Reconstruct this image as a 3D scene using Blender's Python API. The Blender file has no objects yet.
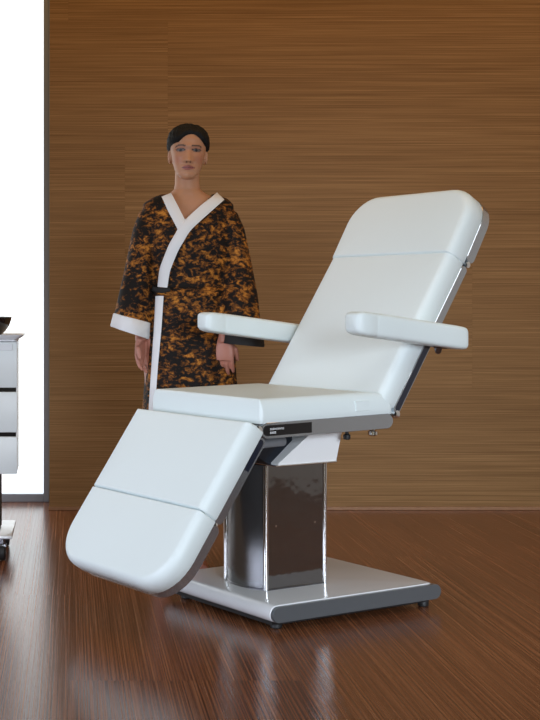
import bpy, bmesh, math, random
from mathutils import Vector, Matrix, noise
from mathutils.bvhtree import BVHTree
random.seed(4)
C = bpy.context.collection
sin, cos, pi = math.sin, math.cos, math.pi

# ------------------------------------------------------------------ helpers
def link(name, bm, mat, parent=None, smooth=True, angle=40):
    bmesh.ops.recalc_face_normals(bm, faces=bm.faces[:])
    me = bpy.data.meshes.new(name)
    bm.to_mesh(me); bm.free()
    if smooth:
        for p in me.polygons: p.use_smooth = True
        try: me.set_sharp_from_angle(angle=math.radians(angle))
        except Exception: pass
    o = bpy.data.objects.new(name, me); C.objects.link(o)
    if mat: me.materials.append(mat)
    if parent: o.parent = parent
    return o

def tag(o, label, cat, group=None):
    o['label'] = label; o['category'] = cat
    if group: o['group'] = group
    return o

def empty(name, loc, rz=0):
    o = bpy.data.objects.new(name, None); C.objects.link(o)
    o.location = loc; o.rotation_euler = (0, 0, rz); o.empty_display_size = .1
    return o

def structure(o):
    o['kind'] = 'structure'; return o

def add_box(bm, x0, x1, y0, y1, z0, z1, bev=0, seg=2):
    b = bmesh.new()
    bmesh.ops.create_cube(b, size=1)
    for v in b.verts:
        v.co = Vector((x0+(v.co.x+.5)*(x1-x0), y0+(v.co.y+.5)*(y1-y0), z0+(v.co.z+.5)*(z1-z0)))
    if bev: bmesh.ops.bevel(b, geom=b.edges[:], offset=bev, segments=seg, profile=.5, affect='EDGES')
    merge(bm, b)

def merge(bm, b):
    me = bpy.data.meshes.new('tmp'); b.to_mesh(me); b.free()
    bm.from_mesh(me); bpy.data.meshes.remove(me)

def skin_rings(bm, rings, cap0=True, cap1=True, closed=True):
    vs = [[bm.verts.new(p) for p in r] for r in rings]
    n = len(vs[0])
    for a, b in zip(vs, vs[1:]):
        for i in range(n if closed else n-1):
            j = (i+1) % n
            try: bm.faces.new((a[i], a[j], b[j], b[i]))
            except ValueError: pass
    if cap0: bm.faces.new(vs[0])
    if cap1: bm.faces.new(vs[-1])
    return vs

def frame_of(t):
    t = t.normalized()
    up = Vector((0, 1, 0)) if abs(t.z) > .8 else Vector((0, 0, 1))
    a = t.cross(up).normalized(); return a, t.cross(a).normalized()

def add_tube(bm, pts, rads, n=12, cap=True):
    pts = [Vector(p) for p in pts]
    if not isinstance(rads, (list, tuple)): rads = [rads]*len(pts)
    rings = []
    for i, p in enumerate(pts):
        t = (pts[min(i+1, len(pts)-1)]-pts[max(i-1, 0)])
        a, b = frame_of(t)
        rings.append([p+(a*cos(2*pi*k/n)+b*sin(2*pi*k/n))*rads[i] for k in range(n)])
    skin_rings(bm, rings, cap, cap)

def add_lathe(bm, prof, cx, cy, n=40):
    skin_rings(bm, [[Vector((cx+r*cos(2*pi*k/n), cy+r*sin(2*pi*k/n), z)) for k in range(n)] for r, z in prof])

def add_ball(bm, c, r, n=16):
    b = bmesh.new(); bmesh.ops.create_uvsphere(b, u_segments=n, v_segments=n//2+2, radius=1)
    for v in b.verts: v.co = Vector((c[0]+v.co.x*r[0], c[1]+v.co.y*r[1], c[2]+v.co.z*r[2]))
    merge(bm, b)

# ------------------------------------------------------------------ materials
def mat_new(name):
    m = bpy.data.materials.new(name); m.use_nodes = True
    nt = m.node_tree; return m, nt, nt.nodes['Principled BSDF'], nt.nodes.new, nt.links.new

def srgb(r, g, b):
    f = lambda c: (c/255/12.92) if c/255 <= .04045 else ((c/255+.055)/1.055)**2.4
    return (f(r), f(g), f(b), 1)

def plain(name, col, rough=.5, metal=0, coat=0, bump=0, bscale=60, spec=.5, var=0):
    m, nt, p, N, L = mat_new(name)
    p.inputs['Base Color'].default_value = col
    p.inputs['Roughness'].default_value = rough
    p.inputs['Metallic'].default_value = metal
    p.inputs['Coat Weight'].default_value = coat
    p.inputs['Specular IOR Level'].default_value = spec
    tc = N('ShaderNodeTexCoord'); nz = N('ShaderNodeTexNoise')
    nz.inputs['Scale'].default_value = bscale; nz.inputs['Detail'].default_value = 3
    L(tc.outputs['Object'], nz.inputs['Vector'])
    if bump:
        b = N('ShaderNodeBump'); b.inputs['Strength'].default_value = bump; b.inputs['Distance'].default_value = .01
        L(nz.outputs['Fac'], b.inputs['Height']); L(b.outputs['Normal'], p.inputs['Normal'])
    if var:
        r = N('ShaderNodeValToRGB')
        r.color_ramp.elements[0].position = .3; r.color_ramp.elements[1].position = .7
        r.color_ramp.elements[0].color = tuple(c*(1-var) for c in col[:3])+(1,)
        r.color_ramp.elements[1].color = tuple(min(1, c*(1+var)) for c in col[:3])+(1,)
        L(nz.outputs['Fac'], r.inputs['Fac']); L(r.outputs['Color'], p.inputs['Base Color'])
    return m

def wood(name, axis, cols, rough, seam_w, seam_l, along, across, spec=.5, coat=0, rvar=.1, seam=.3):
    """fine straight-grained veneer; grain runs along world axis 'axis' (0=x, 1=y)"""
    m, nt, p, N, L = mat_new(name)
    tc = N('ShaderNodeTexCoord'); sep = N('ShaderNodeSeparateXYZ'); L(tc.outputs['Object'], sep.inputs['Vector'])
    l_out = sep.outputs['X' if axis == 0 else 'Y']
    c_out = sep.outputs['Z' if axis == 0 else 'X']
    def math_n(op, a, b=None):
        n = N('ShaderNodeMath'); n.operation = op
        for i, v in enumerate((a, b)):
            if v is None: continue
            if isinstance(v, (int, float)): n.inputs[i].default_value = v
            else: L(v, n.inputs[i])
        return n.outputs[0]
    def comb(x, y, z=0):
        n = N('ShaderNodeCombineXYZ')
        for i, v in enumerate((x, y, z)):
            if isinstance(v, (int, float)): n.inputs[i].default_value = v
            else: L(v, n.inputs[i])
        return n.outputs[0]
    # boards
    row = math_n('FLOOR', math_n('DIVIDE', c_out, seam_w))
    wn = N('ShaderNodeTexWhiteNoise'); wn.noise_dimensions = '1D'; L(row, wn.inputs['W'])
    lo = math_n('ADD', l_out, math_n('MULTIPLY', wn.outputs['Value'], seam_l))
    colm = math_n('FLOOR', math_n('DIVIDE', lo, seam_l))
    w2 = N('ShaderNodeTexWhiteNoise'); w2.noise_dimensions = '2D'; L(comb(row, colm), w2.inputs['Vector'])
    off = math_n('MULTIPLY', w2.outputs['Value'], 37.0)
    def grain(sa, sc, det, ro=.6):
        n = N('ShaderNodeTexNoise'); n.inputs['Detail'].default_value = det; n.inputs['Scale'].default_value = 1
        n.inputs['Roughness'].default_value = ro
        L(comb(math_n('MULTIPLY', l_out, sa), math_n('MULTIPLY', c_out, sc), off), n.inputs['Vector']); return n.outputs['Fac']
    g1 = grain(along, across, 3, .65); g2 = grain(along*2.2, across*3.4, 2); g3 = grain(.35, 4.0, 2)
    mix = math_n('ADD', math_n('ADD', math_n('MULTIPLY', g1, .55), math_n('MULTIPLY', g2, .33)), math_n('MULTIPLY', g3, .12 if axis else .07))
    mix = math_n('ADD', mix, math_n('MULTIPLY', math_n('SUBTRACT', w2.outputs['Value'], .5), .010))
    r = N('ShaderNodeValToRGB'); cr = r.color_ramp
    cr.elements[0].position = .36; cr.elements[0].color = cols[0]
    cr.elements[1].position = .64; cr.elements[1].color = cols[2]
    e = cr.elements.new(.5); e.color = cols[1]
    L(mix, r.inputs['Fac'])
    # seams
    fr = math_n('FRACT', math_n('DIVIDE', c_out, seam_w)); s1 = math_n('LESS_THAN', fr, .0022/seam_w)
    fl = math_n('FRACT', math_n('DIVIDE', lo, seam_l)); s2 = math_n('LESS_THAN', fl, .0022/seam_l)
    sm = math_n('MULTIPLY', math_n('MAXIMUM', s1, s2), seam)
    mx = N('ShaderNodeMixRGB'); mx.inputs[2].default_value = tuple(c*.45 for c in cols[0][:3])+(1,)
    L(sm, mx.inputs[0]); L(r.outputs['Color'], mx.inputs[1]); L(mx.outputs[0], p.inputs['Base Color'])
    rr = N('ShaderNodeMapRange'); rr.inputs['From Min'].default_value = .35; rr.inputs['From Max'].default_value = .65
    rr.inputs['To Min'].default_value = rough-rvar; rr.inputs['To Max'].default_value = rough+rvar
    L(mix, rr.inputs['Value']); L(rr.outputs[0], p.inputs['Roughness'])
    b = N('ShaderNodeBump'); b.inputs['Strength'].default_value = .12; b.inputs['Distance'].default_value = .002
    L(mix, b.inputs['Height']); L(b.outputs['Normal'], p.inputs['Normal'])
    p.inputs['Specular IOR Level'].default_value = spec; p.inputs['Coat Weight'].default_value = coat
    return m

M_wall = wood('wall_veneer', 0, (srgb(110, 81, 49), srgb(140, 108, 71), srgb(168, 134, 94)), .55, .62, 2.4, 1.1, 250, spec=.12, seam=.10)
M_floor = wood('floor_veneer', 1, (srgb(66, 36, 22), srgb(116, 71, 46), srgb(160, 108, 74)), .22, .64, 2.6, .55, 190, spec=.5, seam=.2, rvar=.06)
M_vinyl = plain('white_vinyl', (.74, .82, .835, 1), .45, bump=.05, bscale=14, spec=.4)
M_chrome = plain('polished_chrome', (.48, .51, .55, 1), .13, .85, bump=.012, bscale=9)
M_mirror = plain('mirror_steel', (.25, .245, .25, 1), .06, 1, bump=.28, bscale=6)
M_bright = plain('bright_steel', (.85, .86, .88, 1), .12, 1)
M_bumper = plain('brushed_bumper', (.14, .155, .17, 1), .33, .4)
M_muted_mirror = plain('muted_mirror_steel', (.20, .205, .215, 1), .24, .85, bump=.1, bscale=6)  # darker copy of the mirror steel, mutes the lamp's reflection on the foot end
M_white = plain('white_lacquer', (.74, .76, .79, 1), .25, coat=.3)
M_under = plain('grey_plastic', (.19, .20, .215, 1), .45, bump=.05)
M_black = plain('black_rubber', (.012, .012, .013, 1), .55)
M_blackgloss = plain('black_gloss', (.006, .006, .008, 1), .14, coat=.4)
M_navy = plain('navy_gloss', (.012, .016, .030, 1), .15, coat=.4)
M_mark = plain('silver_print', (.75, .77, .8, 1), .4)
M_hinge = plain('dark_hinge', (.20, .20, .22, 1), .3, 1)

# ------------------------------------------------------------------ room
WY = 6.74
WX = -.107
bm = bmesh.new(); add_box(bm, -5.2, 3.8, -1.2, 7.6, -.1, 0)
structure(link('floor', bm, M_floor, smooth=False))
bm = bmesh.new(); add_box(bm, WX, 3.8, WY, WY+.28, .0, 3.4)
structure(link('wall_back', bm, M_wall, smooth=False))
M_base = plain('skirting_veneer', srgb(140, 102, 70), .5, var=.1, bscale=30)
bm = bmesh.new(); add_box(bm, WX-.004, 3.7, WY-.012, WY-.0005, 0.0005, .018, .002)
structure(link('baseboard_back', bm, M_base, smooth=False))
M_plaster = plain('white_plaster', srgb(226, 224, 220), .8, bump=.05)
M_darkpanel = plain('dark_panel', srgb(22, 20, 22), .6, var=.2)
bm = bmesh.new(); add_box(bm, 3.7, 3.8, 2.95, WY, 0, 3.4)
structure(link('wall_right', bm, M_plaster, smooth=False))
bm = bmesh.new(); add_box(bm, 3.7, 3.8, -1.2, 2.945, 0, 3.4)
structure(link('added_dark_panel', bm, M_darkpanel, smooth=False))  # unseen dark panel, added for the chrome rails to mirror

# window: frosted, daylight behind it, in an aluminium frame set back from the veneered wall
M_alu = plain('aluminium_frame', srgb(150, 155, 165), .45, .3)
m, nt, p, N, L = mat_new('frosted_daylight_glass')
tc = N('ShaderNodeTexCoord'); nz = N('ShaderNodeTexNoise'); nz.inputs['Scale'].default_value = .8
L(tc.outputs['Object'], nz.inputs['Vector'])
rp = N('ShaderNodeValToRGB')
rp.color_ramp.elements[0].color = (.86, .95, 1, 1); rp.color_ramp.elements[1].color = (.97, 1, 1, 1)
rp.color_ramp.elements[0].position = .4; rp.color_ramp.elements[1].position = .6
L(nz.outputs['Fac'], rp.inputs['Fac'])
p.inputs['Base Color'].default_value = (.8, .85, .88, 1); p.inputs['Roughness'].default_value = .25
L(rp.outputs['Color'], p.inputs['Emission Color']); p.inputs['Emission Strength'].default_value = 1.4
M_pane = m
FY = 7.04
fx1, fx0 = WX-.006, -2.6
bm = bmesh.new()
add_box(bm, fx1-.030, fx1, FY-.03, FY+.05, 0, 3.3, .003)
add_box(bm, fx0, fx0+.05, FY-.03, FY+.05, 0, 3.3, .003)
add_box(bm, fx0+.05, fx1-.030, FY-.03, FY+.05, 0.0, .042, .003)
add_box(bm, fx0+.05, fx1-.030, FY-.03, FY+.05, 3.24, 3.3, .003)
add_box(bm, -1.35, -1.31, FY-.03, FY+.05, .042, 3.24, .003)
fr = structure(link('window_1', bm, M_alu, smooth=False))
bm = bmesh.new(); add_box(bm, fx0+.05, fx1-.030, FY, FY+.012, .042, 3.24)
link('pane', bm, M_pane, fr, smooth=False)

# ------------------------------------------------------------------ treatment chair
YAW = .528
chair = empty('treatment_chair', (.807, 4.659, 0), YAW)
tag(chair, 'white padded treatment chair, reclined, with chrome rails on a mirrored pedestal', 'treatment chair')

class Sec:
    """frame of one cushion: s along its length, w across (towards the viewer), h down into it"""
    def __init__(self, O, ang, side):
        self.O = Vector((O[0], 0, O[1])); a = math.radians(ang)
        self.d = Vector((cos(a), 0, sin(a)))
        self.n = Vector((sin(a), 0, -cos(a)))*side
    def __call__(self, s, w, h):
        return self.O+self.d*s+self.n*h+Vector((0, -w, 0))
    def at(self, s, h=0):
        p = self.O+self.d*s+self.n*h; return (p.x, p.z)

def rr(s0, s1, hw, r0, r1, seg=9):
    """rounded rectangle in (s, w)"""
    r0 = max(r0, .0015); r1 = max(r1, .0015)
    out = []
    for cs, cw, r, a0 in ((s1-r1, hw-r1, r1, 0), (s0+r0, hw-r0, r0, 90), (s0+r0, -hw+r0, r0, 180), (s1-r1, -hw+r1, r1, 270)):
        for k in range(seg+1):
            a = math.radians(a0+90*k/seg); out.append((cs+r*cos(a), cw+r*sin(a)))
    return out

def pad(sec, s0, s1, hw, T, r0, r1, b0, b1, bw, crown=.006, name='cushion', bh=.035):
    bm = bmesh.new(); rings = []
    def ring(f, h, extra=0):
        i0, i1, iw = b0*f+extra, b1*f+extra, bw*f+extra
        rings.append([sec(s, w, h) for s, w in rr(s0+i0, s1-i1, hw-iw, r0-max(i0, iw)*.8, r1-max(i1, iw)*.8)])
    ring(.06, T); ring(0, T-.0015)
    for k in range(0, 9):
        a = pi/2*k/8
        ring(1-cos(a), bh*(1-sin(a)))
    m = min(s1-s0-b0-b1, 2*(hw-bw))/2
    for q in (.05, .15, .35, .6, .9):
        e = m*q*.98; t = q
        ring(1, -crown*(1-(1-t)**2), e)
    skin_rings(bm, rings)
    return link(name, bm, M_vinyl, chair, angle=60)

def sweep(sec, path, h0, h1, wd, name, mat, taper=True, ends=True):
    """flat bar swept along a path in (s,w); stadium-shaped ends seen from the side"""
    bm = bmesh.new(); rings = []
    pts = [Vector((a, b, 0)) for a, b in path]
    H = h1-h0; hm = (h0+h1)/2; R = H/2
    def tang(i):
        return (pts[min(i+1, len(pts)-1)]-pts[max(i-1, 0)]).normalized()
    seq = []
    t0 = tang(0); t1 = tang(len(pts)-1)
    if ends:
        seq2 = []
        for k in range(8):
            a = pi/2*k/7
            seq2.append((pts[0]+t0*R*(1-cos(a)), t0, max(.05, sin(a))))
        body = [(pts[i], tang(i), 1.) for i in range(1, len(pts)-1)]
        seq3 = [(pts[-1]-t1*R*(1-cos(pi/2*k/7)), t1, max(.05, sin(pi/2*k/7))) for k in range(7, -1, -1)]
        seq = seq2+body+seq3
    else:
        seq = [(pts[i], tang(i), 1.) for i in range(len(pts))]
    c = min(.0012, wd*.3)
    for p, t, f in seq:
        nrm = Vector((-t.y, t.x, 0))
        r = []
        hh = R*f; cc = min(c, hh*.6)
        for a, b in ((0, -hh+cc), (0, hh-cc), (-cc, hh), (-wd+cc, hh), (-wd, hh-cc), (-wd, -hh+cc), (-wd+cc, -hh), (-cc, -hh)):
            q = p+nrm*a; r.append(sec(q.x, q.y, hm+b))
        rings.append(r)
    skin_rings(bm, rings)
    return link(name, bm, mat, chair, angle=35)

def u_path(s0, s1, hw, r, seg=12):
    """U from near side s0, round the end at s1, back on the far side"""
    out = [(s0, hw), (s0+.03, hw)]
    for k in range(seg+1):
        a = pi/2-pi/2*k/seg; out.append((s1-r+r*cos(a), hw-r+r*sin(a)))
    for k in range(seg+1):
        a = -pi/2*k/seg; out.append((s1-r+r*cos(a), -hw+r+r*sin(a)))
    out += [(s0+.03, -hw), (s0, -hw)]
    return out

def slab(sec, s0, s1, hw, r0, r1, h0, h1, name, mat):
    bm = bmesh.new()
    skin_rings(bm, [[sec(s, w, h) for s, w in rr(s0+i, s1-i, hw-i, r0, r1)] for h, i in ((h0, 0), (h1-.004, 0), (h1, .004))])
    return link(name, bm, mat, chair, angle=35)

S_seat = Sec((-.42, .746), 0.9, 1)
S_back = Sec((.090, .745), 56.3, 1)
S_leg = Sec((-.480, .679), 180+54.8, -1)
bx, bz = S_back.at(.583)
S_head = Sec((bx-.004, bz+.002), 60.0, 1)

# cushions
seat = pad(S_seat, 0, .572, .31, .078, .012, .03, .012, .125, .024, .004, 'seat_cushion', .055)
back = pad(S_back, -.015, .586, .31, .074, .015, .010, .03, .008, .028, .004, 'back_cushion')
head = pad(S_head, -.004, .276, .312, .080, .010, .125, .008, .028, .028, .004, 'headrest_cushion')
legu = pad(S_leg, -.008, .3168, .325, .070, .010, .010, .014, .006, .024, .004, 'leg_cushion')
legl = pad(S_leg, .3165, .596, .326, .070, .010, .135, .006, .024, .024, .004, 'foot_cushion')

# chrome rails
RW = .3115
def inlay(sec, s0, s1, h0, h1, r_, flip=False):
    bm = bmesh.new(); ring = []; hm = (h0+h1)/2; R_ = (h1-h0)/2
    for k in range(13):
        a = pi/2+pi*k/12; ring.append((s0+R_+R_*cos(a), hm+R_*sin(a)))
    ring += [(s1, h0), (s1, h1)]
    skin_rings(bm, [[sec(s, w, h) for s, h in ring] for w in (RW-.001, RW+.0010)])
    return link('inlay', bm, M_navy, r_, smooth=False)
for sgn in (1, -1):
    def path(a, b): return [(a, RW), (a+.03, RW), (b-.03, RW), (b, RW)] if sgn > 0 else [(b, -RW), (b-.03, -RW), (a+.03, -RW), (a, -RW)]
    r_ = sweep(S_seat, path(.0, .560), .075, .125, .022, 'seat_rail', M_chrome)
    if sgn > 0:
        # dark inlay with two small rows of print
        bm = bmesh.new()
        ring = []
        for k in range(13):
            a = pi/2+pi*k/12; ring.append((.024+.017*cos(a), .100+.017*sin(a)))
        ring += [(.205, .083), (.205, .117)]
        skin_rings(bm, [[S_seat(s, w, h) for s, h in ring] for w in (RW-.001, RW+.0010)])
        inl = link('inlay', bm, M_blackgloss, r_, smooth=False)
        bm = bmesh.new(); rnd = random.Random(2)
        def stroke(s, h, ls, lh):
            skin_rings(bm, [[S_seat(a, w, b) for a, b in ((s, h), (s+ls, h), (s+ls, h+lh), (s, h+lh))] for w in (RW+.0008, RW+.0015)])
        s = .034
        for k in range(9):
            wd = rnd.choice((.0042, .0052, .006)); 
            stroke(s, .0925, .0014, .0065); stroke(s+wd-.002, .0925+(.001 if k % 2 else .0), .0013, .0055)
            stroke(s, rnd.choice((.0925, .0950, .0977)), wd-.001, .0013); s += wd+.0016
        s = .034
        for k in range(4):
            stroke(s, .1035, .0016, .0075); stroke(s+.003, .1035, .0014, .0075); stroke(s, .1035+.003*(k % 3), .0044, .0014); s += .0062
        link('printed_lettering', bm, M_mark, r_, smooth=False)
    r_ = sweep(S_back, path(-.018, .578), .073, .103, .022, 'back_rail', M_chrome)
    if sgn > 0: inlay(S_back, -.010, .285, .0775, .0985, r_)
    r_ = sweep(S_leg, path(.006, .318), .069, .106, .022, 'leg_rail', M_chrome)
    if sgn > 0: inlay(S_leg, .013, .125, .076, .099, r_)
sweep(S_head, u_path(.010, .277, .3135, .125), .079, .117, .022, 'headrest_rail', M_chrome)
sweep(S_leg, u_path(.328, .592, .321, .132), .069, .104, .022, 'foot_rail', M_chrome)
# shells under the cushions
slab(S_seat, .02, .545, .297, .01, .01, .078, .118, 'seat_pan', M_under)
slab(S_back, .04, .580, .297, .01, .01, .076, .098, 'back_shell', M_under)
slab(S_head, .014, .250, .297, .01, .105, .082, .110, 'headrest_shell', M_under)
slab(S_leg, .012, .318, .297, .01, .01, .070, .096, 'leg_shell', M_under)
slab(S_leg, .332, .580, .297, .01, .115, .070, .096, 'foot_shell', M_under)
# hinges between the sections
def hinge(u, z, name='hinge', r=.011, mat=M_bright):
    for w in (.286, -.316):
        bm = bmesh.new()
        prof = [(0.4, 0), (1, .002), (1, .028), (.4, .030)]
        skin_rings(bm, [[Vector((u+r*f*cos(2*pi*k/20), -(w+dw), z+r*f*sin(2*pi*k/20))) for k in range(20)] for f, dw in prof])
        link(name, bm, mat, chair, angle=35)
hinge(-.432, .648, r=.016)
hinge(.158, .676, r=.013)
hx, hz = S_back.at(.590, .092); hinge(hx, hz, r=.011)
lx, lz = S_leg.at(.328, .085); hinge(lx, lz, r=.010)
# stitched care tag on the seat side
bm = bmesh.new()
prf = [(-.085, .020), (-.020, .020), (-.020, .056), (-.085, .056)]
tagpts = []
def tagring(w, i): return [S_seat(s, w, h) for s, h in ((.395+i, .026+i), (.455-i, .026+i), (.455-i, .060-i), (.395+i, .060-i))]
skin_rings(bm, [tagring(.306, 0), tagring(.3112, 0), tagring(.3122, .001)])
link('fabric_tag', bm, M_vinyl, seat, angle=30)

# armrests
def armrest(sg):
    rootm = bmesh.new()
    u0, u1 = (-.096, .402) if sg > 0 else (-.160, .40)
    lift, HH = (.016, .040) if sg > 0 else (.003, .038)
    hwid = .043
    def zt(u): return 1.008+lift-.118*(u+.06)
    rings = []
    N_ = 20
    us = [u0, u0+.004, u0+.012, u0+.025, u0+.045, u0+.075, u0+.079, u0+.083, u0+.09, u0+.15, u0+.25, u0+.35, u1-.05, u1-.02, u1-.008, u1-.002, u1]
    fs = [.55, .72, .85, .94, .985, .985, .955, .985, 1, 1, 1, 1, 1, .98, .93, .85, .7]
    for u, f in zip(us, fs):
        hh = HH*f; ww = hwid*f
        zc = zt(u)-HH
        r = []
        for k in range(28):
            a = 2*pi*k/28; ca, sa = cos(a), sin(a); e = .36
            r.append(Vector((u, -(sg*.366+ww*math.copysign(abs(ca)**e, ca)), zc+hh*math.copysign(abs(sa)**e, sa))))
        rings.append(r)
    skin_rings(rootm, rings)
    arm = link('armrest', rootm, M_vinyl, chair, angle=55)
    # bracket joining it to the back rail
    b = bmesh.new()
    ux = .300; zz = zt(ux)-2*HH
    p0 = S_back.at(.265, .088)
    add_tube(b, [(p0[0], -sg*.312, p0[1]), (p0[0], -sg*.345, p0[1]), (ux, -sg*.362, zz-.012), (ux, -sg*.366, zz+.012)], [.013, .013, .012, .012], 14)
    add_tube(b, [(ux-.03, -sg*.366, zz+.006+.0035), (ux+.03, -sg*.366, zz+.006-.0035)], .010, 12)
    link('bracket', b, M_hinge, arm)
armrest(1); armrest(-1)

# white cowl, cross tube and knobs under the seat
zc0, zc1 = .516, .615
CT0, CT1, CB0, CB1 = -.128, .010, -.250, .002
bm = bmesh.new()
ct = [(CT0, .205), (CT1, .205), (CT1, -.205), (CT0, -.205)]
cb = [(CB0, .187), (CB1, .187), (CB1, -.187), (CB0, -.187)]
skin_rings(bm, [[Vector((u, -w, z)) for u, w in o] for o, z in ((cb, zc0), (cb, zc0+.004), (ct, zc1), (ct, zc1+.015))])
cowl = link('pedestal_cowl', bm, plain('bright_white_panel', (.93, .95, .96, 1), .4), chair, smooth=False)
bm = bmesh.new(); add_box(bm, CB0-.012, CB1+.002, -.189, .189, zc0-.006, zc0, .002)
link('cowl_plate', bm, M_bright, cowl, smooth=False)
for sg in (1, -1):
    bm = bmesh.new(); add_tube(bm, [(-.385, -sg*.175, .588), (-.22, -sg*.175, .594)], .018, 20)
    link('lift_tube', bm, M_under, chair)
bm = bmesh.new()
skin_rings(bm, [[Vector((u, -w, z)) for u, z in ((-.40, .60), (-.262, .516), (-.16, .516), (-.16, .62), (-.40, .62))] for w in (.150, -.150)])
link('lift_housing', bm, plain('dark_steel', (.05, .055, .07, 1), .25, .9), chair, smooth=False)
for u, w, z, r, mt in ((-.008, .25, .605, .012, M_black), (.108, .25, .612, .016, M_bright)):
    bm = bmesh.new()
    skin_rings(bm, [[Vector((u+r*f*cos(2*pi*k/20), -(w+r*f*sin(2*pi*k/20)), z+dz)) for k in range(20)] for f, dz in ((.6, -.012), (1, -.008), (1, .004), (.5, .008), (.5, .02))])
    link('adjusting_knob', bm, mt, chair)

# pedestal column
def foot(i=0., seg=14):
    o = []
    for k in range(seg+1):                                   # bulged foot end
        t = k/seg; w = .112-i-(.224-2*i)*t; o.append((-.236+i*.5-.036*(1-(2*t-1)**2), w))
    for k in range(seg+1):
        t = k/seg; w = -.112+i+(.224-2*i)*t; o.append((.014-i*.5+.036*(1-(2*t-1)**2), w))
    return o
bm = bmesh.new()
NZ = 14
skin_rings(bm, [[Vector((u, -w, z)) for u, w in foot()] for z in [.0855+(.506-.0855)*k/NZ for k in range(NZ+1)]])
col = link('pedestal_column', bm, M_mirror, chair, angle=50)
col.data.materials.append(M_muted_mirror)
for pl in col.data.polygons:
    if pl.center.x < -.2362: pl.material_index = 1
bm = bmesh.new()
skin_rings(bm, [[Vector((u, -w, z)) for u, w in foot(i)] for z, i in ((.0856, -.004), (.090, -.004), (.092, -.001))])
link('column_foot', bm, M_hinge, col, angle=30)
for u, w in ((-.240, .110), (-.240, -.110), (.016, .110), (.016, -.110)):
    bm = bmesh.new(); add_tube(bm, [(u, -w, .088), (u, -w, .30), (u, -w, .505)], .0085, 16)
    link('trim_strip', bm, M_bright, col)
for u in (-.20, -.03):
    bm = bmesh.new()
    skin_rings(bm, [[Vector((u+.0035*cos(2*pi*k/10), -.1125-d, .30+.0035*sin(2*pi*k/10))) for k in range(10)] for d in (-.002, .002)])
    link('screw', bm, M_bright, col)

# base plate: bull-nosed white slab, chrome bumper bars on the long sides
bm = bmesh.new(); rings = []
for k in range(13):
    a = -pi/2+pi*k/12
    e = .028*(1-cos(a)); z = .058+.028*sin(a)
    rings.append([Vector((u, -w, z)) for u, w in rr(-.372+e, .360-e, .297, .004, .03)])
skin_rings(bm, rings)
bp = link('base_plate', bm, M_white, chair, angle=40)
flat = Sec((0, .086), 0, 1)
for sg in (1, -1):
    pth = [(-.370, .310), (-.34, .310), (.33, .310), (.367, .310)]
    if sg < 0: pth = [(a, -b) for a, b in reversed(pth)]
    o = sweep(flat, pth, .004, .055, .02, 'bumper_bar', M_bumper); o.parent = bp
    pts2 = [(a, b+sg*.0012) for a, b in pth]
bm = bmesh.new(); add_box(bm, -.35, .34, -.28, .28, .018, .034)
link('base_shadow_slab', bm, M_black, bp, smooth=False)  # black slab standing in for the shadow gap under the plate
for u, w in ((-.31, .25), (.33, .262), (-.31, -.25), (.31, -.25)):
    bm = bmesh.new(); add_lathe(bm, [(.016, 0), (.019, .003), (.019, .022), (.012, .031)], u, -w, 20)
    link('foot', bm, M_black, bp)

# ------------------------------------------------------------------ trolley with drawers (cut by the left edge)
CX = -.435
cart = empty('drawer_trolley', (CX, 5.58, 0))
tag(cart, 'white drawer trolley on castors in front of the bright window', 'trolley')
hw = .2175; y0, y1 = -.16, .08
M_drawer = plain('drawer_white', (.70, .74, .75, 1), .4)
bm = bmesh.new(); add_box(bm, -hw+.003, hw-.003, y0+.02, y1, .352, .895, .003)
link('cabinet_body', bm, M_white, cart, smooth=False)
bm = bmesh.new(); add_box(bm, -hw+.012, hw-.006, y0+.012, y0+.02, .36, .89)
link('gap_shade_sheet', bm, M_blackgloss, cart, smooth=False)  # black sheet painting the shade inside the open drawer gaps
for za, zb in ((.352, .505), (.522, .688), (.705, .893)):
    bm = bmesh.new(); add_box(bm, -hw, hw, y0, y0+.014, za, zb, .004)
    d = link('drawer', bm, M_drawer, cart, angle=30)
    if za > .7:
        bm = bmesh.new(); add_box(bm, -hw+.03, hw-.02, y0-.003, y0+.004, zb-.035, zb-.008, .0015)
        link('drawer_pull', bm, M_white, d, smooth=False)
# top tray with flared rim
bm = bmesh.new(); rings = []
for e, z in ((0, .8955), (.0, .901), (.018, .912), (.027, .921), (.028, .9225), (.016, .9145), (-.002, .905), (-.02, .904)):
    rings.append([Vector((s, w, z)) for s, w in [(a, b-.04) for a, b in rr(-hw-e, hw+e, .125+e, .02, .02)]])
skin_rings(bm, rings)
link('top_tray', bm, M_white, cart, angle=50)
bm = bmesh.new(); add_box(bm, -.155, .143, -.08, .06, .108, .352, .006)
link('support_column', bm, M_black, cart, smooth=False)
bm = bmesh.new(); add_box(bm, -.198, .198, -.20, .20, .092, .106, .005)
link('base_plate', bm, M_white, cart, angle=30)
def caster(x, y):
    bm = bmesh.new(); add_tube(bm, [(x, y, .093), (x, y, .060)], .012, 12); add_box(bm, x-.018, x+.018, y-.02, y+.012, .052, .070, .004)
    c = link('castor', bm, M_hinge, cart)
    bm = bmesh.new(); R = .034
    prof = [(.3, -.014), (.85, -.014), (1, -.008), (1, .008), (.85, .014), (.3, .014)]
    skin_rings(bm, [[Vector((x+dx, y+R*f*cos(2*pi*k/24), R+R*f*sin(2*pi*k/24))) for k in range(24)] for f, dx in prof])
    link('wheel', bm, M_black, c)
    bm = bmesh.new(); skin_rings(bm, [[Vector((x+dx, y+.013*cos(2*pi*k/16), R+.013*sin(2*pi*k/16))) for k in range(16)] for dx in (-.016, .016)])
    link('wheel_hub', bm, M_hinge, c)
for x in (-.165, .156):
    for y in (-.165, .165): caster(x, y)

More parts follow.
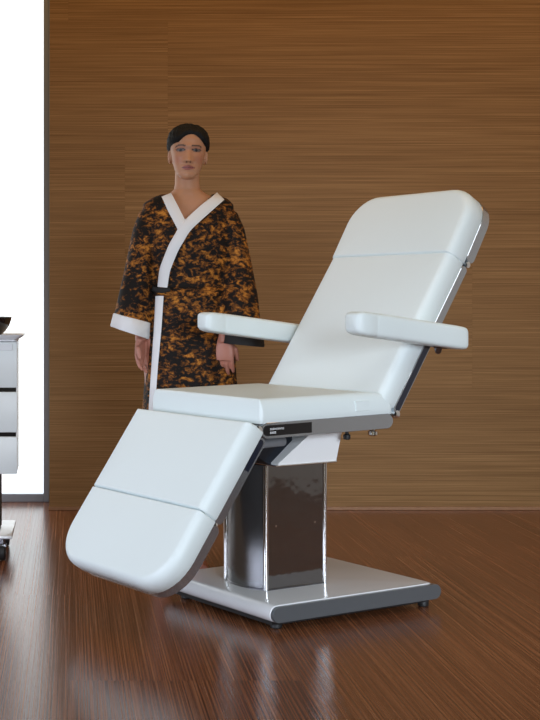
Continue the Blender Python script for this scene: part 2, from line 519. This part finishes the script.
bm = bmesh.new()
prof = [(.085, 0), (.090, .002), (.092, .008), (.100, .014), (.118, .030), (.132, .050), (.140, .072), (.1415, .080), (.138, .081), (.134, .074), (.122, .048), (.10, .026), (.05, .016)]
add_lathe(bm, [(r, z) for r, z in [(q[0], q[1]*1.12) for q in prof]], 0, 0, 56)
bowl = link('bowl', bm, M_blackgloss, angle=50); bowl.location = (CX+.048, 5.545, .9045)
tag(bowl, 'glossy black flared bowl on top of the white drawer trolley', 'bowl')

# ------------------------------------------------------------------ woman
PX, PY = .469, 5.31
woman = empty('woman', (PX, PY, 0), 0)
woman.name = 'person'; woman.scale = (1.008, 1.008, 1.008)
tag(woman, 'woman with short dark hair in a patterned robe standing behind the treatment chair', 'person')

def lerp_tab(tab, z):
    if z <= tab[0][0]: return tab[0][1:]
    for a, b in zip(tab, tab[1:]):
        if z <= b[0]:
            t = (z-a[0])/(b[0]-a[0]); t = t*t*(3-2*t)*.35+t*.65
            return tuple(x+(y-x)*t for x, y in zip(a[1:], b[1:]))
    return tab[-1][1:]
CH = 1.531                                   # height of the chin
HEAD = [  # z above chin, half width, front, back
    (0, .016, .074, -.045), (.006, .028, .082, -.02), (.018, .041, .0865, .005), (.04, .052, .0865, .045), (.07, .0605, .086, .072),
    (.10, .067, .086, .088), (.13, .0715, .087, .096), (.155, .072, .085, .095), (.175, .067, .076, .086), (.192, .054, .058, .068),
    (.204, .035, .037, .043), (.210, .014, .014, .018)]
def G(x, s): return math.exp(-(x/s)**2/2)
def head_pt(z, th, off=0):
    a, f, b = lerp_tab(HEAD, z)
    yc = (b-f)/2; dy = (b+f)/2
    e = .86
    cx, sy = cos(th), sin(th)
    x = a*math.copysign(abs(cx)**e, cx); y = yc+dy*math.copysign(abs(sy)**e, sy)
    fr = max(0, -sy)                          # 1 on the front of the face
    if fr > .05 and off == 0:
        k = min(1, fr*1.3); d = 0
        tn = min(1, max(0, (.116-z)/.048)) if z > .066 else max(0, 1-(.066-z)/.008)
        d += (.004+.021*tn)*G(x, .0065+.0045*tn)*(1 if z < .116 else G(z-.116, .012))
        d += .006*tn*G(z-.068, .006)*(G(x-.012, .006)+G(x+.012, .006))
        for q in (-.031, .031):
            d -= .010*G(x-q, .015)*G(z-.112, .009)
            d += .0065*G(x-q, .011)*G(z-.111, .0065)
            d += .004*G(x-q*1.5, .016)*G(z-.082, .014)
        d += .004*G(z-.126, .007)*G(x, .045)
        d += .0065*G(x, .017)*G(z-.0465, .0042)+.0075*G(x, .016)*G(z-.0365, .0045)-.004*G(x, .022)*G(z-.0415, .0016)
        d -= .003*G(x, .02)*G(z-.026, .005)
        d += .006*G(x, .014)*G(z-.012, .010)
        y -= d*k
    n = Vector((cx/a if a else 0, 0, 0))
    p = Vector((x, y, z))
    if off:
        c = Vector((0, .005, .10)); v = (p-c); p = p+v.normalized()*off
    return p
zs = [0, .003, .006, .012, .018]+[.018+.0022*k for k in range(1, 62)]+[.158, .163, .168, .173, .178, .184, .190, .196, .201, .205, .208, .210]
bmB = bmesh.new()
NT = 96
TILT = Matrix.Translation((0, 0, CH)) @ Matrix.Translation((0, 0, .05)) @ Matrix.Rotation(.03, 4, 'Y') @ Matrix.Rotation(-.06, 4, 'Z') @ Matrix.Translation((0, 0, -.05))
skin_rings(bmB, [[TILT @ head_pt(z, 2*pi*k/NT) for k in range(NT)] for z in zs])
for sg in (-1, 1):                            # ears
    b = bmesh.new(); add_ball(b, (0, 0, 0), (.009, .017, .030), 18)
    for v in b.verts: v.co = TILT @ (Matrix.Translation((sg*.070, .012, .094)) @ Matrix.Rotation(sg*.25, 4, 'Z') @ v.co)
    merge(bmB, b)
def ell(z, a, b, cx=0, cy=0, n=32, tilt=0, e=1):
    out = []
    for k in range(n):
        t = 2*pi*k/n; c, s = cos(t), sin(t)
        out.append(Vector((cx+a*math.copysign(abs(c)**e, c), cy+b*math.copysign(abs(s)**e, s), z+tilt*a*c)))
    return out
# neck, torso, hips
skin_rings(bmB, [ell(z, a, b, 0, cy) for z, a, b, cy in (
    (1.60, .046, .05, .02), (1.555, .048, .052, .018), (1.52, .049, .053, .016), (1.495, .053, .056, .016), (1.478, .074, .062, .014), (1.466, .098, .066, .014),
    (1.452, .118, .070, .012), (1.43, .140, .076, .010), (1.38, .150, .088, .008), (1.30, .155, .104, 0), (1.22, .138, .098, 0), (1.12, .122, .088, .004),
    (1.04, .132, .098, .006), (.95, .150, .110, .010), (.88, .150, .110, .010), (.84, .13, .09, .01))])
for sg in (-1, 1):                            # collar bones, legs, feet
    lx = sg*.062-.040
    skin_rings(bmB, [ell(z, a, b, lx+dx, cy, 24) for z, a, b, dx, cy in (
        (.92, .074, .085, 0, .01), (.80, .072, .078, 0, .008), (.65, .062, .066, 0, .005), (.52, .052, .055, 0, 0), (.47, .050, .054, 0, 0),
        (.40, .047, .053, 0, .008), (.32, .050, .056, 0, .014), (.20, .038, .043, 0, .012), (.10, .030, .036, 0, .012), (.06, .030, .040, 0, .010))])
    bmf = [Vector((lx, .045, .035)), Vector((lx, .0, .045)), Vector((lx, -.06, .036)), Vector((lx+sg*.006, -.115, .024)), Vector((lx+sg*.008, -.155, .018))]
    rad = [(.028, .034), (.033, .044), (.038, .035), (.042, .023), (.036, .017)]
    rings = []
    for c, (a, h) in zip(bmf, rad):
        rings.append([Vector((c.x+a*cos(2*pi*k/20), c.y, max(.001, c.z+h*sin(2*pi*k/20)))) for k in range(20)])
    skin_rings(bmB, rings)
    for j in range(5):
        x = lx+sg*(-.027+.0145*j+.010); yy = -.158+.006*j*(1 if j else 0); r = .0115 if j == 0 else .008
        add_tube(bmB, [(x, yy+.03, .016), (x, yy, .014), (x, yy-.014, .011)], [r, r*1.05, r*.6], 10)

def arm_hand(sg, wr, across, nrm, curl):
    """sg=-1 is on the left of the picture. wr = wrist; hand hangs down"""
    sh = Vector((sg*.148, .010, 1.385)); el = Vector((sg*.195, .005, 1.145)); wr = Vector(wr)
    pts = [Vector((sg*.11, .012, 1.395)), sh, sh.lerp(el, .3), sh.lerp(el, .7), el, el.lerp(wr, .3), el.lerp(wr, .7), wr, wr+Vector((0, 0, -.02))]
    add_tube(bmB, pts, [.038, .043, .042, .038, .036, .037, .030, .0245, .024], 20)
    A = Vector(across).normalized(); Nn = Vector(nrm).normalized(); D = A.cross(Nn); D = D if D.z < 0 else -D
    rings = []
    for t, a, h in ((-.012, .022, .019), (.015, .029, .017), (.045, .038, .0155), (.075, .041, .0145), (.092, .039, .012)):
        rings.append([wr+D*t+A*(a*cos(2*pi*k/20))+Nn*(h*sin(2*pi*k/20)) for k in range(20)])
    skin_rings(bmB, rings)
    L3 = (.068, .076, .071, .056)
    for j in range(4):                        # index .. little: A points from index to little
        base = wr+D*(.080-.004*abs(j-1.2))+A*((j-1.5)*.0198)
        l = L3[j]; spread = A*((j-1.5)*.03)
        c1, c2, c3 = curl*.5, curl*1.1, curl*1.55
        p = [base]; dirs = []
        for f, c in ((.42, c1+.05*j), (.33, c2+.05*j), (.25, c3+.05*j)):
            dd = (D*cos(c)-Nn*sin(c)+spread).normalized(); p.append(p[-1]+dd*l*f)
        r = .0088 if j < 3 else .0076
        add_tube(bmB, [base-D*.02]+p[:2]+[p[1].lerp(p[2], .5)]+p[2:], [r*1.05, r*1.05, r, r*.95, r*.93, r*.65], 12)
    b0 = wr+D*.022-A*.022-Nn*.004            # thumb leaves the side of the palm
    td = (D*.78-A*.55-Nn*.28).normalized(); t2 = (D*.95-A*.12-Nn*.30).normalized()
    add_tube(bmB, [b0+A*.012, b0, b0+td*.034, b0+td*.034+t2*.026, b0+td*.034+t2*.046], [.014, .014, .0112, .0098, .0068], 12)
arm_hand(-1, (-.185, -.03, .915), (.62, .78, 0), (-.78, .62, 0), .45)
arm_hand(1, (.134, -.122, .912), (-.92, .38, .04), (-.38, -.92, 0), .42)

def remesh(bm, vox, smooth_it=2):
    bmesh.ops.triangulate(bm, faces=[f for f in bm.faces if len(f.verts) > 4])
    bmesh.ops.recalc_face_normals(bm, faces=bm.faces[:])
    me = bpy.data.meshes.new('t'); bm.to_mesh(me); bm.free()
    o = bpy.data.objects.new('t', me); C.objects.link(o)
    md = o.modifiers.new('r', 'REMESH'); md.mode = 'VOXEL'; md.voxel_size = vox
    if smooth_it:
        s = o.modifiers.new('s', 'SMOOTH'); s.iterations = smooth_it; s.factor = .5
    dg = bpy.context.evaluated_depsgraph_get(); dg.update()
    res = bpy.data.meshes.new_from_object(o.evaluated_get(dg))
    bpy.data.objects.remove(o); bpy.data.meshes.remove(me)
    return res

# skin: remeshed into one surface, coloured by vertex (lips, eyes, brows)
me = remesh(bmB, .0030, 1); me.name = 'body'
for pl in me.polygons: pl.use_smooth = True
body = bpy.data.objects.new('body', me); C.objects.link(body); body.parent = woman
ca = me.color_attributes.new('tone', 'FLOAT_COLOR', 'POINT')
Ti = TILT.inverted()
SK = Vector(srgb(190, 138, 106)[:3]); LIP = Vector(srgb(150, 78, 80)[:3]); BROW = Vector(srgb(40, 24, 18)[:3])
WHT = Vector(srgb(104, 92, 90)[:3]); IRIS = Vector(srgb(26, 26, 36)[:3]); BLUSH = Vector(srgb(176, 100, 80)[:3])
HANDC = Vector(srgb(168, 104, 92)[:3])
buf = []
for v in me.vertices:
    c = SK.copy()
    if v.co.z > CH-.03:
        q = Ti @ v.co; x, z = q.x, q.z
        if q.y < -.03:
            c = c.lerp(BLUSH, .5*(G(abs(x)-.042, .014)*G(z-.075, .014)))
            c = c.lerp(BLUSH*.75, .55*G(abs(x)-.031, .017)*G(z-.116, .010))
            ml = max(0, 1-(abs(x)/.026)**2)
            lip = 1 if (abs(z-.0415) < .0095*ml and ml > 0) else 0
            if lip: c = c.lerp(LIP, .85)
            if abs(z-.0415) < .0014 and ml > .05: c = LIP*.35
            ax = abs(x)-.031
            zb = .127+.003*(1-(ax/.018)**2)-.002*(ax > .012)
            if abs(ax) < .020 and abs(z-zb) < .0032: c = c.lerp(BROW, .85)
            ee = (ax/.0150)**2+((z-.111)/.0058)**2
            if ee < 1.0:
                c = WHT.copy()
                if ax*ax+(z-.111)**2 < .0056**2: c = IRIS.copy()
                if ax*ax+(z-.111)**2 < .0026**2: c = Vector((.005, .005, .006))
            elif ee < 1.75 and z > .1105: c = BROW*.6
            elif ee < 1.45: c = c.lerp(BROW, .45)
            for sx in (-1, 1):
                if (x-sx*.0075)**2+(z-.0625)**2 < .0032**2: c = SK*.25
    elif v.co.z < .93: c = SK.lerp(HANDC, .7)
    buf.extend((c.x, c.y, c.z, 1))
ca.data.foreach_set('color', buf)
m, nt, p, N, L = mat_new('skin')
at = N('ShaderNodeAttribute'); at.attribute_name = 'tone'
nz = N('ShaderNodeTexNoise'); nz.inputs['Scale'].default_value = 30; tc = N('ShaderNodeTexCoord'); L(tc.outputs['Object'], nz.inputs['Vector'])
mx = N('ShaderNodeMixRGB'); mx.blend_type = 'MULTIPLY'; mx.inputs[0].default_value = .15
L(at.outputs['Color'], mx.inputs[1]); L(nz.outputs['Fac'], mx.inputs[2]); L(mx.outputs[0], p.inputs['Base Color'])
p.inputs['Roughness'].default_value = .5; p.inputs['Subsurface Weight'].default_value = .08; p.inputs['Subsurface Radius'].default_value = (.02, .008, .004)
me.materials.append(m)

# hair: close dark cap, side parted, sinking under the skin at the hairline
def hair_off(q, th):
    z = q.z; front = max(0, -sin(th)); x = q.x
    hl = .170-.030*min(1, abs(x-.012)/.05)**2*1.0       # hairline on the forehead
    side = abs(cos(th))
    lim = hl*front**.6+(1-front**.6)*(.108 if sin(th) < .25 else .085)
    if -.75 < sin(th) < .0: lim = max(lim-.0, .108)
    t = min(1, max(0, (z-lim)/.012)); t = t*t*(3-2*t)
    strand = .0012*sin(th*46+z*90)+.0009*sin(th*91-z*140)
    part = -.004*G(x-.02, .004) if (front > 0 or z > .19) else 0
    return -.007+t*(.0208+strand+part)
bm = bmesh.new()
rings = []
for z in [.02+.004*k for k in range(0, 44)]+[.197, .201, .205, .208, .210]:
    r = []
    for k in range(160):
        th = 2*pi*k/160; q = head_pt(z, th, 1e-9)
        c = Vector((0, .005, .10)); r.append(TILT @ (q+(q-c).normalized()*hair_off(q, th)))
    rings.append(r)
skin_rings(bm, rings)
M_hair = plain('dark_hair', (.005, .0045, .005, 1), .65, spec=.25, bump=.2, bscale=120)
link('hair', bm, M_hair, woman, angle=180)

# robe -------------------------------------------------------------
ROBE = [  # z, half width, half depth, cx, cy
    (.40, .200, .165, .012, .01), (.41, .202, .167, .012, .01), (.60, .190, .158, .012, .01), (.80, .178, .148, .012, .008), (.95, .168, .140, .010, .006), (1.05, .158, .128, .006, .004),
    (1.10, .150, .120, .004, .004), (1.18, .156, .124, .002, .002), (1.27, .168, .130, .002, 0), (1.35, .178, .122, .002, .004), (1.40, .182, .108, .002, .008),
    (1.435, .180, .094, .003, .010), (1.455, .160, .084, .004, .012), (1.470, .128, .076, .005, .012), (1.478, .10, .07, .006, .012)]
bm = bmesh.new(); rings = []
NR = 120
zz = [.40, .405]+[.41+.016*k for k in range(1, 65)]+[1.442, 1.450, 1.458, 1.465, 1.472, 1.478]
for z in zz:
    a, b, cx, cy = lerp_tab(ROBE, z); r = []
    for k in range(NR):
        t = 2*pi*k/NR; low = max(0, min(1, (1.12-z)/.5))
        f = 1+low*(.020*sin(t*9+1.3*sin(z*3))+.012*sin(t*17+z*4))+.010*sin(t*7+z*15)*G(z-1.18, .12)
        r.append(Vector((cx+a*f*cos(t), cy+b*f*math.copysign(abs(sin(t))**.85, sin(t)), z)))
    rings.append(r)
skin_rings(bm, rings)
SLEEVE = {}
def sleeve(sg, pts, tilt):
    rings = []; info = []
    for x, y, z, a, b, tl in pts:
        rings.append((Vector((sg*x, y, z)), a, b, tl))
    fine = []
    for (p0, a0, b0, t0), (p1, a1, b1, t1) in zip(rings, rings[1:]):
        for k in range(8):
            t = k/8; fine.append((p0.lerp(p1, t), a0+(a1-a0)*t, b0+(b1-b0)*t, t0+(t1-t0)*t))
    fine.append(rings[-1])
    out = []
    for c, a, b, tl in fine:
        low = max(0, min(1, (1.34-c.z)/.3)); r = []
        for k in range(64):
            t = 2*pi*k/64; f = 1+low*(.03*sin(3*t+c.z*14)+.022*sin(5*t-c.z*20))
            r.append(Vector((c.x+a*f*cos(t), c.y+b*f*sin(t), c.z+tl*a*cos(t)*sg)))
        out.append(r)
    SLEEVE[sg] = (fine, out)
    return out
sl = sleeve(-1, [(.085, .010, 1.415, .050, .060, 0), (.130, .008, 1.405, .062, .072, 0), (.160, .004, 1.34, .056, .078, 0), (.185, 0, 1.22, .056, .086, 0), (.205, -.006, 1.08, .066, .094, .15), (.226, -.012, .930, .077, .100, .33)], .3)
skin_rings(bm, sl)
sl = sleeve(1, [(.085, .010, 1.415, .050, .060, 0), (.135, .008, 1.405, .062, .072, 0), (.170, .004, 1.34, .056, .078, 0), (.195, 0, 1.22, .056, .086, 0), (.197, -.048, 1.06, .074, .104, -.05), (.203, -.084, .886, .086, .108, -.10)], .1)
skin_rings(bm, sl)
rme = remesh(bm, .0055, 3)
bm = bmesh.new(); bm.from_mesh(rme); bpy.data.meshes.remove(rme)
bm.faces.ensure_lookup_table(); bm.normal_update()
robe_bvh = BVHTree.FromBMesh(bm)
VA, VB, VC = (-.082, 1.50), (.118, 1.50), (-.024, 1.335)
def in_tri(x, z):
    def s(p, q): return (x-q[0])*(p[1]-q[1])-(p[0]-q[0])*(z-q[1])
    d = (s(VA, VB), s(VB, VC), s(VC, VA)); return all(v >= 0 for v in d) or all(v <= 0 for v in d)
dead = []
for f in bm.faces:
    c = f.calc_center_median(); n = f.normal
    if c.z > 1.32 and in_tri(c.x, c.z) and c.y < .03: dead.append(f)
    elif c.z > 1.474: dead.append(f)
    elif c.z < .412 and n.z < -.8: dead.append(f)
    else:
        for sg, (fine, _) in SLEEVE.items():
            e, a, b, tl = fine[-1]
            if abs(c.z-(e.z+tl*(c.x-e.x)*1.0)) < .010 and n.z < -.75 and (c.x-e.x)**2/(a*1.2)**2+(c.y-e.y)**2/(b*1.2)**2 < 1: dead.append(f)
bmesh.ops.delete(bm, geom=dead, context='FACES')
m, nt, p, N, L = mat_new('robe_print')
tc = N('ShaderNodeTexCoord'); mp = N('ShaderNodeMapping'); mp.inputs['Scale'].default_value = (30, 22, 46)
L(tc.outputs['Object'], mp.inputs['Vector'])
nzd = N('ShaderNodeTexNoise'); nzd.inputs['Scale'].default_value = .8; nzd.inputs['Detail'].default_value = 3; L(mp.outputs[0], nzd.inputs['Vector'])
va = N('ShaderNodeVectorMath'); va.operation = 'MULTIPLY_ADD'; va.inputs[1].default_value = (1.6, 1.6, 1.6)
L(nzd.outputs['Color'], va.inputs[0]); L(mp.outputs[0], va.inputs[2])
n1 = N('ShaderNodeTexNoise'); n1.inputs['Scale'].default_value = 1.35; n1.inputs['Detail'].default_value = 3; n1.inputs['Roughness'].default_value = .6
L(va.outputs[0], n1.inputs['Vector'])
n2 = N('ShaderNodeTexNoise'); n2.inputs['Scale'].default_value = .33; n2.inputs['Detail'].default_value = 1; L(mp.outputs[0], n2.inputs['Vector'])
mu = N('ShaderNodeMath'); mu.operation = 'MULTIPLY_ADD'; mu.inputs[1].default_value = .38; L(n2.outputs['Fac'], mu.inputs[0]); L(n1.outputs['Fac'], mu.inputs[2])
cr = N('ShaderNodeValToRGB'); e = cr.color_ramp.elements
e[0].position = .665; e[0].color = (.007, .005, .004, 1); e[1].position = .93; e[1].color = srgb(190, 122, 46)
k = cr.color_ramp.elements.new(.76); k.color = srgb(104, 61, 22)
L(mu.outputs[0], cr.inputs['Fac']); L(cr.outputs['Color'], p.inputs['Base Color'])
p.inputs['Roughness'].default_value = .75; p.inputs['Specular IOR Level'].default_value = .2
M_robe = m
robe = link('robe', bm, M_robe, woman, angle=180)
robe['label'] = 'dark robe with a gold leaf-like print'

def ribbon(name, pts, widths, mat, th=.007, lift=.004):
    """band laid on the front of the robe along (x, z) points"""
    P = []
    fine = []
    for i in range(len(pts)-1):
        for k in range(10): fine.append((Vector(pts[i]).lerp(Vector(pts[i+1]), k/10), widths[i]+(widths[i+1]-widths[i])*k/10))
    fine.append((Vector(pts[-1]), widths[-1]))
    # smooth the polyline
    for _ in range(6):
        fine = [fine[0]]+[((fine[i-1][0]+fine[i][0]*2+fine[i+1][0])/4, fine[i][1]) for i in range(1, len(fine)-1)]+[fine[-1]]
    rings = []; bm = bmesh.new()
    for i, (c, w) in enumerate(fine):
        t = (fine[min(i+1, len(fine)-1)][0]-fine[max(i-1, 0)][0]).normalized(); nrm = Vector((-t.y, t.x))
        row = []
        for j in range(7):
            q = c+nrm*w*(j/6-.5)
            hit = robe_bvh.ray_cast(Vector((q.x, -1, q.y)), Vector((0, 1, 0)))
            y = hit[0].y if hit[0] is not None and hit[0].y < .06 else None
            row.append([q, y])
        good = [r[1] for r in row if r[1] is not None]
        for r in row:
            if r[1] is None: r[1] = max(good) if good else 0
        top = [Vector((q.x, y-lift-th*(1-.5*abs(j/3-1)**2), q.y)) for j, (q, y) in enumerate(row)]
        bot = [Vector((q.x, y+.002, q.y)) for q, y in row]
        rings.append(top+bot[::-1])
    skin_rings(bm, rings)
    return link(name, bm, mat, woman, angle=60)
M_trim = plain('white_trim_cloth', (.72, .72, .73, 1), .8, bump=.1, bscale=50)
cl = ribbon('lapel', [(-.088, 1.470), (-.066, 1.415), (-.030, 1.338), (-.020, 1.315)], [.040, .043, .042, .036], M_trim, .006, .003)
cl = ribbon('lapel', [(.128, 1.466), (.062, 1.412), (-.018, 1.340), (-.066, 1.258), (-.098, 1.175), (-.106, 1.105)], [.040, .044, .044, .042, .040, .036], M_trim, .008, .007)
ribbon('front_edging', [(-.116, 1.085), (-.124, .95), (-.136, .80), (-.148, .62), (-.155, .43)], [.030, .028, .024, .024, .024], M_trim, .006, .003)
# belt and cuffs
bm = bmesh.new(); rings = []
M_belt = plain('black_cloth', (.008, .007, .007, 1), .8)
for dz, o in ((-.018, .001), (-.016, .005), (.016, .005), (.018, .001)):
    z = 1.088+dz; a, b, cx, cy = lerp_tab(ROBE, z)
    rings.append([Vector((cx+(a*1.01+o)*cos(2*pi*k/96), cy+(b*1.02+o)*math.copysign(abs(sin(2*pi*k/96))**.85, sin(2*pi*k/96)), z)) for k in range(96)])
skin_rings(bm, rings, False, False); link('belt', bm, M_robe, woman, angle=60)
ribbon('belt_tie', [(-.146, 1.100), (-.11, 1.092), (-.078, 1.096)], [.018, .022, .016], M_belt, .010, .010)
for sg, mat, ln in ((-1, M_trim, .052), (1, M_belt, .05)):
    fine, out = SLEEVE[sg]; bm = bmesh.new()
    base = out[-1]; c0 = fine[-1][0]
    up = out[-4]; c1 = fine[-4][0]; L_ = (c1-c0).length
    rings = []
    for t, g in ((-.004, .97), (-.006, 1.02), (0, 1.05), (.5, 1.05), (1, 1.05), (1.04, 1.0)):
        tt = t*ln/L_ if abs(t) > .01 else t/L_
        rings.append([(c0.lerp(c1, tt) if False else c0+(c1-c0)*tt)+((b-c0)*(1-min(1, max(0, tt)))+(u-c1)*min(1, max(0, tt)))*g for b, u in zip(base, up)])
    skin_rings(bm, rings, False, False); link('cuff', bm, mat, woman, angle=60)

# ------------------------------------------------------------------ light
def area(name, loc, target, sx, sy, power, col):
    l = bpy.data.lights.new(name, 'AREA'); l.shape = 'RECTANGLE'; l.size = sx; l.size_y = sy; l.energy = power; l.color = col
    o = bpy.data.objects.new(name, l); C.objects.link(o); o.location = loc
    o.rotation_euler = (Vector(target)-Vector(loc)).to_track_quat('-Z', 'Y').to_euler()
    return o
area('window_daylight', (-3.4, 2.6, 1.0), (.8, 5.2, .35), 3.0, 1.5, 17.5, (.76, .83, 1)).data.spread = math.radians(58)
area('front_softbox', (2.1, -.7, 1.5), (1.0, 6.2, -.40), 3.0, 1.2, 24, (.80, .89, 1)).data.spread = math.radians(50)
area('ceiling_glow', (1.2, 4.9, 3.7), (1.2, 6.6, 2.4), 4.4, 1.0, 29, (1, .45, .07))
area('side_wash', (1.6, 2.2, 3.3), (3.7, 4.6, .7), 1.6, 1.0, 13, (.95, .98, 1)).data.spread = math.radians(110)
w = bpy.data.worlds.new('World'); bpy.context.scene.world = w; w.use_nodes = True
bg = w.node_tree.nodes['Background']; bg.inputs[0].default_value = (1, .90, .62, 1); bg.inputs[1].default_value = .22

# ------------------------------------------------------------------ camera
cd = bpy.data.cameras.new('Camera'); cam = bpy.data.objects.new('Camera', cd); C.objects.link(cam)
cam.location = (0, 0, 1.047); cam.rotation_euler = (pi/2, 0, 0)
cd.sensor_width = 36; cd.sensor_fit = 'AUTO'; cd.lens = 36*1324.8/720
cd.shift_x = (270-70.5)/720; cd.shift_y = -(360-304.2)/720
cd.clip_start = .05
bpy.context.scene.camera = cam
sc = bpy.context.scene
sc.view_settings.view_transform = 'Standard'; sc.view_settings.look = 'None'; sc.view_settings.exposure = 0
